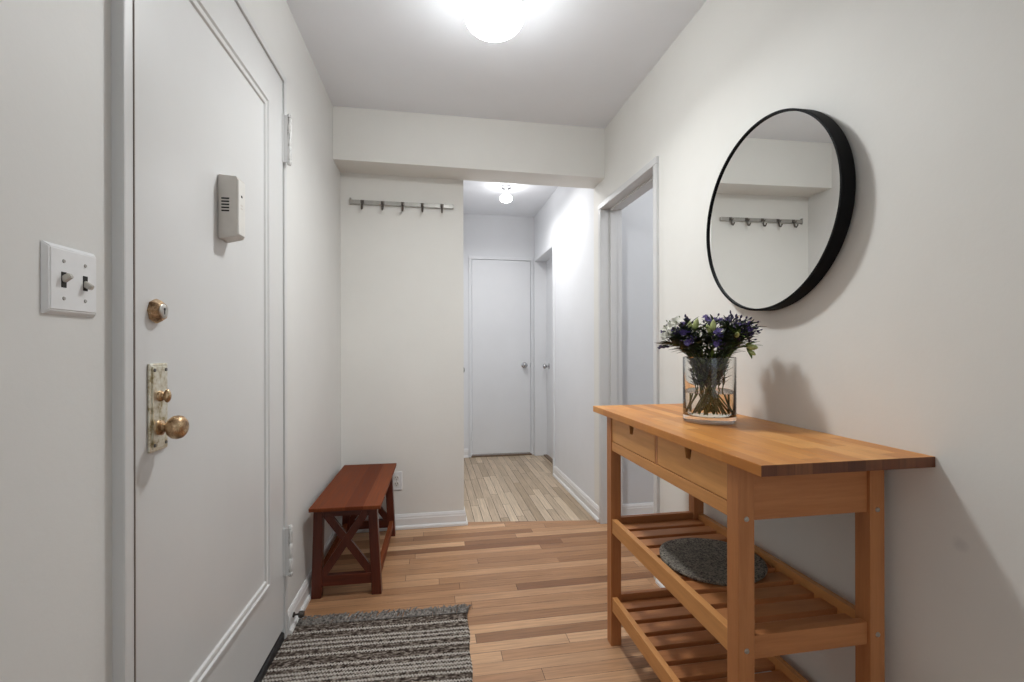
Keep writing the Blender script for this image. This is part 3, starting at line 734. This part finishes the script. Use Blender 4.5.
def leaf(bm, p, d, L, W, up=(0, 0, 1), fold=.25, curl=.2):
    d = Vector(d).normalized(); s = d.cross(Vector(up)); s = s.normalized() if s.length > 1e-3 else Vector((1, 0, 0)); n = s.cross(d)
    p = Vector(p); k = 5; rows = []
    for i in range(k+1):
        t = i/k; w = W*math.sin(PI*min(1, t*.92+.06))**.8*.5; c = p+d*L*t-n*curl*L*t*t
        rows.append((bm.verts.new(c-s*w+n*fold*w), bm.verts.new(c-n*.0004), bm.verts.new(c+s*w+n*fold*w)))
    for a, b_ in zip(rows, rows[1:]):
        bm.faces.new((a[0], a[1], b_[1], b_[0])); bm.faces.new((a[1], a[2], b_[2], b_[1]))
def blossom(bm, p, d, R, n, w=.34, cup=.25):
    d = Vector(d).normalized(); u = d.orthogonal().normalized(); v = d.cross(u)
    for i in range(n):
        a = 2*PI*i/n+random.uniform(-.15, .15); r = u*math.cos(a)+v*math.sin(a)
        leaf(bm, Vector(p), r+d*cup*random.uniform(.4, 1.6), R*random.uniform(.85, 1.1), R*w*2*.6, up=d, fold=.15, curl=.12)
def bud(bm, p, d, L, W):
    prof = [(0, 0), (W*.35, L*.06), (W*.5, L*.3), (W*.46, L*.6), (W*.25, L*.85), (0, L)]
    lathe(bm, prof, 10, at(p, d))
def bez(a, b_, c, n=9):
    a, b_, c = Vector(a), Vector(b_), Vector(c)
    return [a*(1-t)**2+b_*2*t*(1-t)+c*t*t for t in [i/(n-1) for i in range(n)]]
from mathutils.bvhtree import BVHTree
rf = random.Random(21)
MAXR = VR-.013
placed = []                            # (owner, tree, box) of every stem, leaf and bloom set so far
def free(bm, owner, keep=True):
    tr = BVHTree.FromBMesh(bm)
    lo = [min(v.co[i] for v in bm.verts) for i in range(3)]; hi = [max(v.co[i] for v in bm.verts) for i in range(3)]
    if lo[2] < .0015 or (lo[2] < VH+.002 and max(math.hypot(v.co.x, v.co.y) for v in bm.verts if v.co.z < VH+.004) > VR-.0075 and
                         min(math.hypot(v.co.x, v.co.y) for v in bm.verts if v.co.z < VH+.004) < VR+.004): return False
    if hi[0]+VX > XR-.004: return False
    for ow, t2, l2, h2 in placed:
        if ow == owner: continue
        if lo[0] > h2[0] or hi[0] < l2[0] or lo[1] > h2[1] or hi[1] < l2[1] or lo[2] > h2[2] or hi[2] < l2[2]: continue
        if tr.overlap(t2): return False
    if keep: placed.append((owner, tr, lo, hi))
    return True
def stem_path(az, reach, top):
    """base on the far side of the vase, up past the rim, out to a tip (vase frame)"""
    la = az+PI+rf.uniform(-1.8, 1.8); lr = rf.uniform(.010, .062)
    base = Vector((lr*math.cos(la), lr*math.sin(la), .0245+rf.uniform(0, .006)))
    rim_r = min(MAXR-.004, (.018+.056*min(1, reach/.11))*rf.uniform(.8, 1.1))
    ra = az+rf.uniform(-.35, .35)
    rim = Vector((rim_r*math.cos(ra), rim_r*math.sin(ra), VH+.006))
    tip = Vector((reach*math.cos(az), reach*math.sin(az), top))
    pts = [base+(rim-base)*t for t in (0, .18, .36, .54, .72, .88, 1)]
    up = bez(rim, rim+(rim-base).normalized()*(tip-rim).length*.5, tip, 6)
    return pts+up[1:], up
class Stem: pass
stems = []
def plan(name, label, group, cat, az, reach, top, kind, r=.0020, **kw):
    S = Stem(); S.__dict__.update(name=name, label=label, group=group, cat=cat, kind=kind, kw=kw, id=len(stems))
    for k in range(400):
        j = min(1, k/120)
        S.pts, S.up = stem_path(az+rf.uniform(-.12, .12)*j, reach*(1+rf.uniform(-.12, .05)*j), top+rf.uniform(-.008, .008)*j)
        b = B(); tube(b, S.pts, [r]*7+[r*.85]*(len(S.pts)-7), 7)
        if free(b, S.id): break
        b.free(); b = None
    if b is None: return
    S.stem = b; stems.append(S)
def part(S, name, bm, mat, smooth=False):
    if not len(bm.verts): bm.free(); return
    bmesh.ops.translate(bm, vec=-S.pts[0], verts=bm.verts); return obj(name, bm, M[mat], S.root, smooth)
def grow(S, target, make, tries=14):
    """add one leaf, twig or bloom where it clears the other stems"""
    for _ in range(tries):
        t = B(); make(t)
        if free(t, S.id): merge(target, t); return True
        t.free()
    return False
def side_dir(d):
    a = rf.uniform(0, 2*PI); u = d.orthogonal().normalized(); return u*math.cos(a)+d.cross(u)*math.sin(a)
def leaves(S, n, inner, lw, mat):
    b = B(); up = S.up; d0 = (up[-1]-up[0]).normalized()
    for i in range(n):
        def mk(t, i=i):
            q = rf.uniform(.0, 1.0)**.8*(len(up)-1); i0 = min(int(q), len(up)-2); p = up[i0].lerp(up[i0+1], q-i0)
            a = rf.uniform(0, 2*PI); rad = Vector((math.cos(a), math.sin(a), 0))
            leaf(t, p, d0*rf.uniform(.2, .9)+rad*.8, rf.uniform(.020, .050), rf.uniform(.6, 1.2)*lw, fold=.3, curl=rf.uniform(-.1, .35))
        grow(S, b, mk)
    for i in range(inner):
        def mk(t):
            p = S.pts[0].lerp(S.pts[6], rf.uniform(.42, 1.0)); a = rf.uniform(0, 2*PI)
            leaf(t, p, (math.cos(a), math.sin(a), rf.uniform(.3, 2.0)), rf.uniform(.014, .036), rf.uniform(.006, .010), fold=.3, curl=.05)
        grow(S, b, mk)
    part(S, 'leaves', b, mat)
VIEW = Vector((-.45, -.75, .45))
def aster(S):
    up = S.up; d = (up[-1]-up[-2]).normalized(); bt = B()
    for k in range(7):
        bb = B()
        def mk(t, k=k):
            sd = side_dir(d); q = up[-2].lerp(up[-1], rf.uniform(.1, 1)); e = q+sd*rf.uniform(.006, .026)+d*rf.uniform(.004, .022)
            if k == 0: e = up[-1]+d*.005; q = up[-1]
            tube(t, [q, q.lerp(e, .5)+d*.002, e], .0009, 5); S.e, S.sd = e, sd
        if not grow(S, bt, mk): bb.free(); continue
        e, sd = S.e, S.sd; dd = (d*.5+sd*.4+VIEW*rf.uniform(.3, 1.1)).normalized()
        big = k < 3
        def mk2(t):
            if big: blossom(t, e, dd, rf.uniform(.0095, .0135), 11)
            else: bud(t, e, (d+sd*.4).normalized(), rf.uniform(.008, .012), .0062)
        if grow(S, bb, mk2): part(S, 'blossom' if big else 'bud', bb, 'purple' if big else 'purple_dark')
        else: bb.free()
    part(S, 'twigs', bt, 'stem')
def statice(S):
    up = S.up; d = (up[-1]-up[-2]).normalized(); bt, bd = B(), B()
    for k in range(14):
        def mk(t):
            sd = side_dir(d); q = up[-3].lerp(up[-1], rf.uniform(.1, 1)); e = q+sd*rf.uniform(.006, .026)+d*rf.uniform(.006, .03)
            tube(t, [q, e], .0009, 5); S.e, S.sd = e, sd
        if not grow(S, bt, mk): continue
        grow(S, bd, lambda t: bud(t, S.e, (d+S.sd*.3).normalized(), rf.uniform(.008, .013), rf.uniform(.0045, .0075)))
    part(S, 'twigs', bt, 'leaf'); part(S, 'bud_cluster', bd, 'purple_dark', True)
def white_flower(S):
    up = S.up; d = (up[-1]-up[-2]).normalized()
    for k in range(4):
        b = B()
        def mk(t, k=k):
            e = up[-1]+side_dir(d)*.014*(k > 0)+d*.004*k; tube(t, [up[-1]-d*.004, e], .001, 5)
            blossom(t, e, (d*.6+VIEW).normalized(), .019, 6, .6, .9)
        if grow(S, b, mk, 14): part(S, 'blossom', b, 'white_petal')
        else: b.free()
    b = B()
    for k in range(5):
        def mk(t):
            q = up[-1]+Vector((rf.uniform(-.02, .02), rf.uniform(-.02, .02), rf.uniform(.008, .034))); tube(t, [up[-1], q], .0007, 5); bud(t, q, d, .006, .004)
        grow(S, b, mk)
    part(S, 'sepals', b, 'leaf_bright')
def lily_bud(S):
    up = S.up; d = (up[-1]-up[-2]).normalized(); u = side_dir(d)
    for L, W, off in ((.042, .019, 0), (.032, .014, .011)):
        b = B()
        def mk(t):
            o = up[-1]-d*.005+u*off; tube(t, [up[-1]-d*.012, o], .0013, 5); bud(t, o, (d+u*off*40).normalized(), L, W)
        if grow(S, b, mk, 1): part(S, 'bud', b, 'bud', True)
        else: b.free()
    b = B()
    for k in range(4): grow(S, b, lambda t: leaf(t, up[-1]-d*.012, d*.9+side_dir(d)*.7, .046, .013, fold=.3, curl=.2))
    part(S, 'bracts', b, 'leaf_bright')
def greens(S): pass
AZ_CAM = math.atan2(-VY, -VX); RGT = AZ_CAM+PI/2
GP = 'purple asters in the vase'; GS = 'dark bud sprays in the vase'; GG = 'leafy green sprigs in the vase'
def spot(u, dpt):      # u metres to the viewer's right of the vase axis, dpt metres towards the viewer
    x = u*math.cos(RGT)+dpt*math.cos(AZ_CAM); y = u*math.sin(RGT)+dpt*math.sin(AZ_CAM)
    return math.atan2(y, x), math.hypot(x, y)
ll = ['pale green lily bud at the top centre of the bouquet', 'pale green lily bud left of the top centre of the bouquet', 'pale green lily bud at the upper right of the bouquet', 'pale green lily bud leaning far right over the vase rim']
for (u, dp, top), lb in zip([(.012, .085, .292), (-.042, .06, .300), (.082, .07, .285), (.112, .07, .243)], ll):
    plan('lily_bud', lb, None, 'flower', *spot(u, dp), top, lily_bud, .0027, n=6, inner=14, lw=.012, mat='leaf_bright')
wl = ['white open bloom at the upper left of the bouquet', 'white open bloom lowest on the left edge of the bouquet']
for (u, dp, top), lb in zip([(-.104, .04, .312), (-.120, .06, .284)], wl):
    plan('white_flower', lb, None, 'flower', *spot(u, dp), top, white_flower, n=6, inner=14, lw=.011, mat='leaf')
for (u, dp, top) in [(-.075, .09, .300), (-.115, .0, .298), (-.050, .11, .268), (.030, .11, .276), (.026, .11, .252), (.055, .03, .325), (.095, .0, .318), (.015, .04, .325), (-.08, -.03, .315), (.115, .03, .312), (.0, -.05, .33), (-.02, .08, .305), (.075, .05, .30)]:
    plan('aster', 'violet daisy-like aster in the glass vase bouquet on the cart', GP, 'flower', *spot(u, dp), top, aster, n=24, inner=22, lw=.011, mat='leaf')
for (u, dp, top) in [(.120, .02, .300), (.122, -.01, .285), (.105, .06, .272), (.078, .08, .300), (-.06, .02, .318), (.065, .05, .318), (.09, -.04, .312), (-.09, .07, .285), (-.125, .03, .258), (-.122, .01, .285), (.045, .0, .322)]:
    plan('bud_spray', 'dark violet bud spray in the glass vase bouquet on the cart', GS, 'flower', *spot(u, dp), top, statice, n=24, inner=22, lw=.010, mat='leaf')
for (u, dp, top) in [(-.12, .08, .255), (-.135, .02, .252), (.11, .07, .250), (-.06, .11, .245), (.0, .12, .240), (.07, .10, .242), (-.09, .09, .270), (.0, .08, .285), (.05, .09, .275), (-.03, -.08, .30), (.06, -.08, .29), (-.10, -.05, .28), (.11, -.04, .28), (-.06, .07, .285), (.09, .04, .29), (-.035, .10, .265), (-.128, .05, .245)]:
    plan('leafy_sprig', 'dark green leafy sprig in the glass vase bouquet on the cart', GG, 'foliage', *spot(u, dp), top, greens, n=44, inner=24, lw=.012, mat='leaf')
for S in stems:
    S.root = empty(S.name, Vector((VX, VY, TZ))+S.pts[0]); tag(S.root, S.label, S.cat, S.group)
    part(S, 'stem', S.stem, 'stem', True)
for S in stems: S.kind(S)
for S in stems: leaves(S, S.kw['n'], S.kw['inner'], S.kw['lw'], S.kw['mat'])

# ------------------------------------------------------------------ daylight and camera
def down_light(name, x, y, z, r, w, col):
    l = bpy.data.lights.new(name, 'AREA'); l.shape = 'DISK'; l.size = 2*r; l.spread = math.radians(160); l.energy = w; l.color = col
    o = bpy.data.objects.new(name, l); C.objects.link(o); o.location = (x, y, z)
down_light('ceiling_lamp_light', .243, 1.755, H-.2045, .085, 10.8, (.95, .985, 1))
down_light('hall_lamp_and_fill', .652, 3.98, H-.1415, .05, 4.4, (1, .995, .99))
down_light('hall_lamp_and_fill', .60, 3.42, H-.06, .10, 6.0, (1, .995, .99))   # added fill light hidden behind the beam, no fixture
sl = bpy.data.lights.new('side_room_fill', 'POINT'); sl.energy = 13; sl.color = (.95, .97, 1); sl.shadow_soft_size = .12  # unseen light added to brighten the side room
slo = bpy.data.objects.new('side_room_fill', sl); C.objects.link(slo); slo.location = (1.95, 2.0, 2.3)
wd = bpy.data.worlds.new('daylight'); bpy.context.scene.world = wd; wd.use_nodes = True
bg = wd.node_tree.nodes['Background']; bg.inputs[0].default_value = (.86, .94, 1.0, 1); bg.inputs[1].default_value = 1.25

f, yaw, rol, cy, h = 466.9, .1742, -.0022, 347.49, 1.1425
cam = bpy.data.cameras.new('camera'); co = bpy.data.objects.new('camera', cam); C.objects.link(co)
cam.sensor_width = 36; cam.lens = f/1024*36; cam.shift_y = (cy-341)/1024; cam.clip_start = .02
fw = Vector((math.sin(yaw), math.cos(yaw), 0)); rt = Vector((math.cos(yaw), -math.sin(yaw), 0)); up = Vector((0, 0, 1))
r3 = rt*math.cos(rol)+up*math.sin(rol); u3 = up*math.cos(rol)-rt*math.sin(rol)
m = Matrix((r3, u3, -fw)).transposed().to_4x4(); m.translation = (0, 0, h); co.matrix_world = m
sc = bpy.context.scene; sc.camera = co
vs_ = sc.view_settings; vs_.view_transform = 'Standard'; vs_.look = 'None'; vs_.gamma = 1; vs_.exposure = 0.0; vs_.use_curve_mapping = False
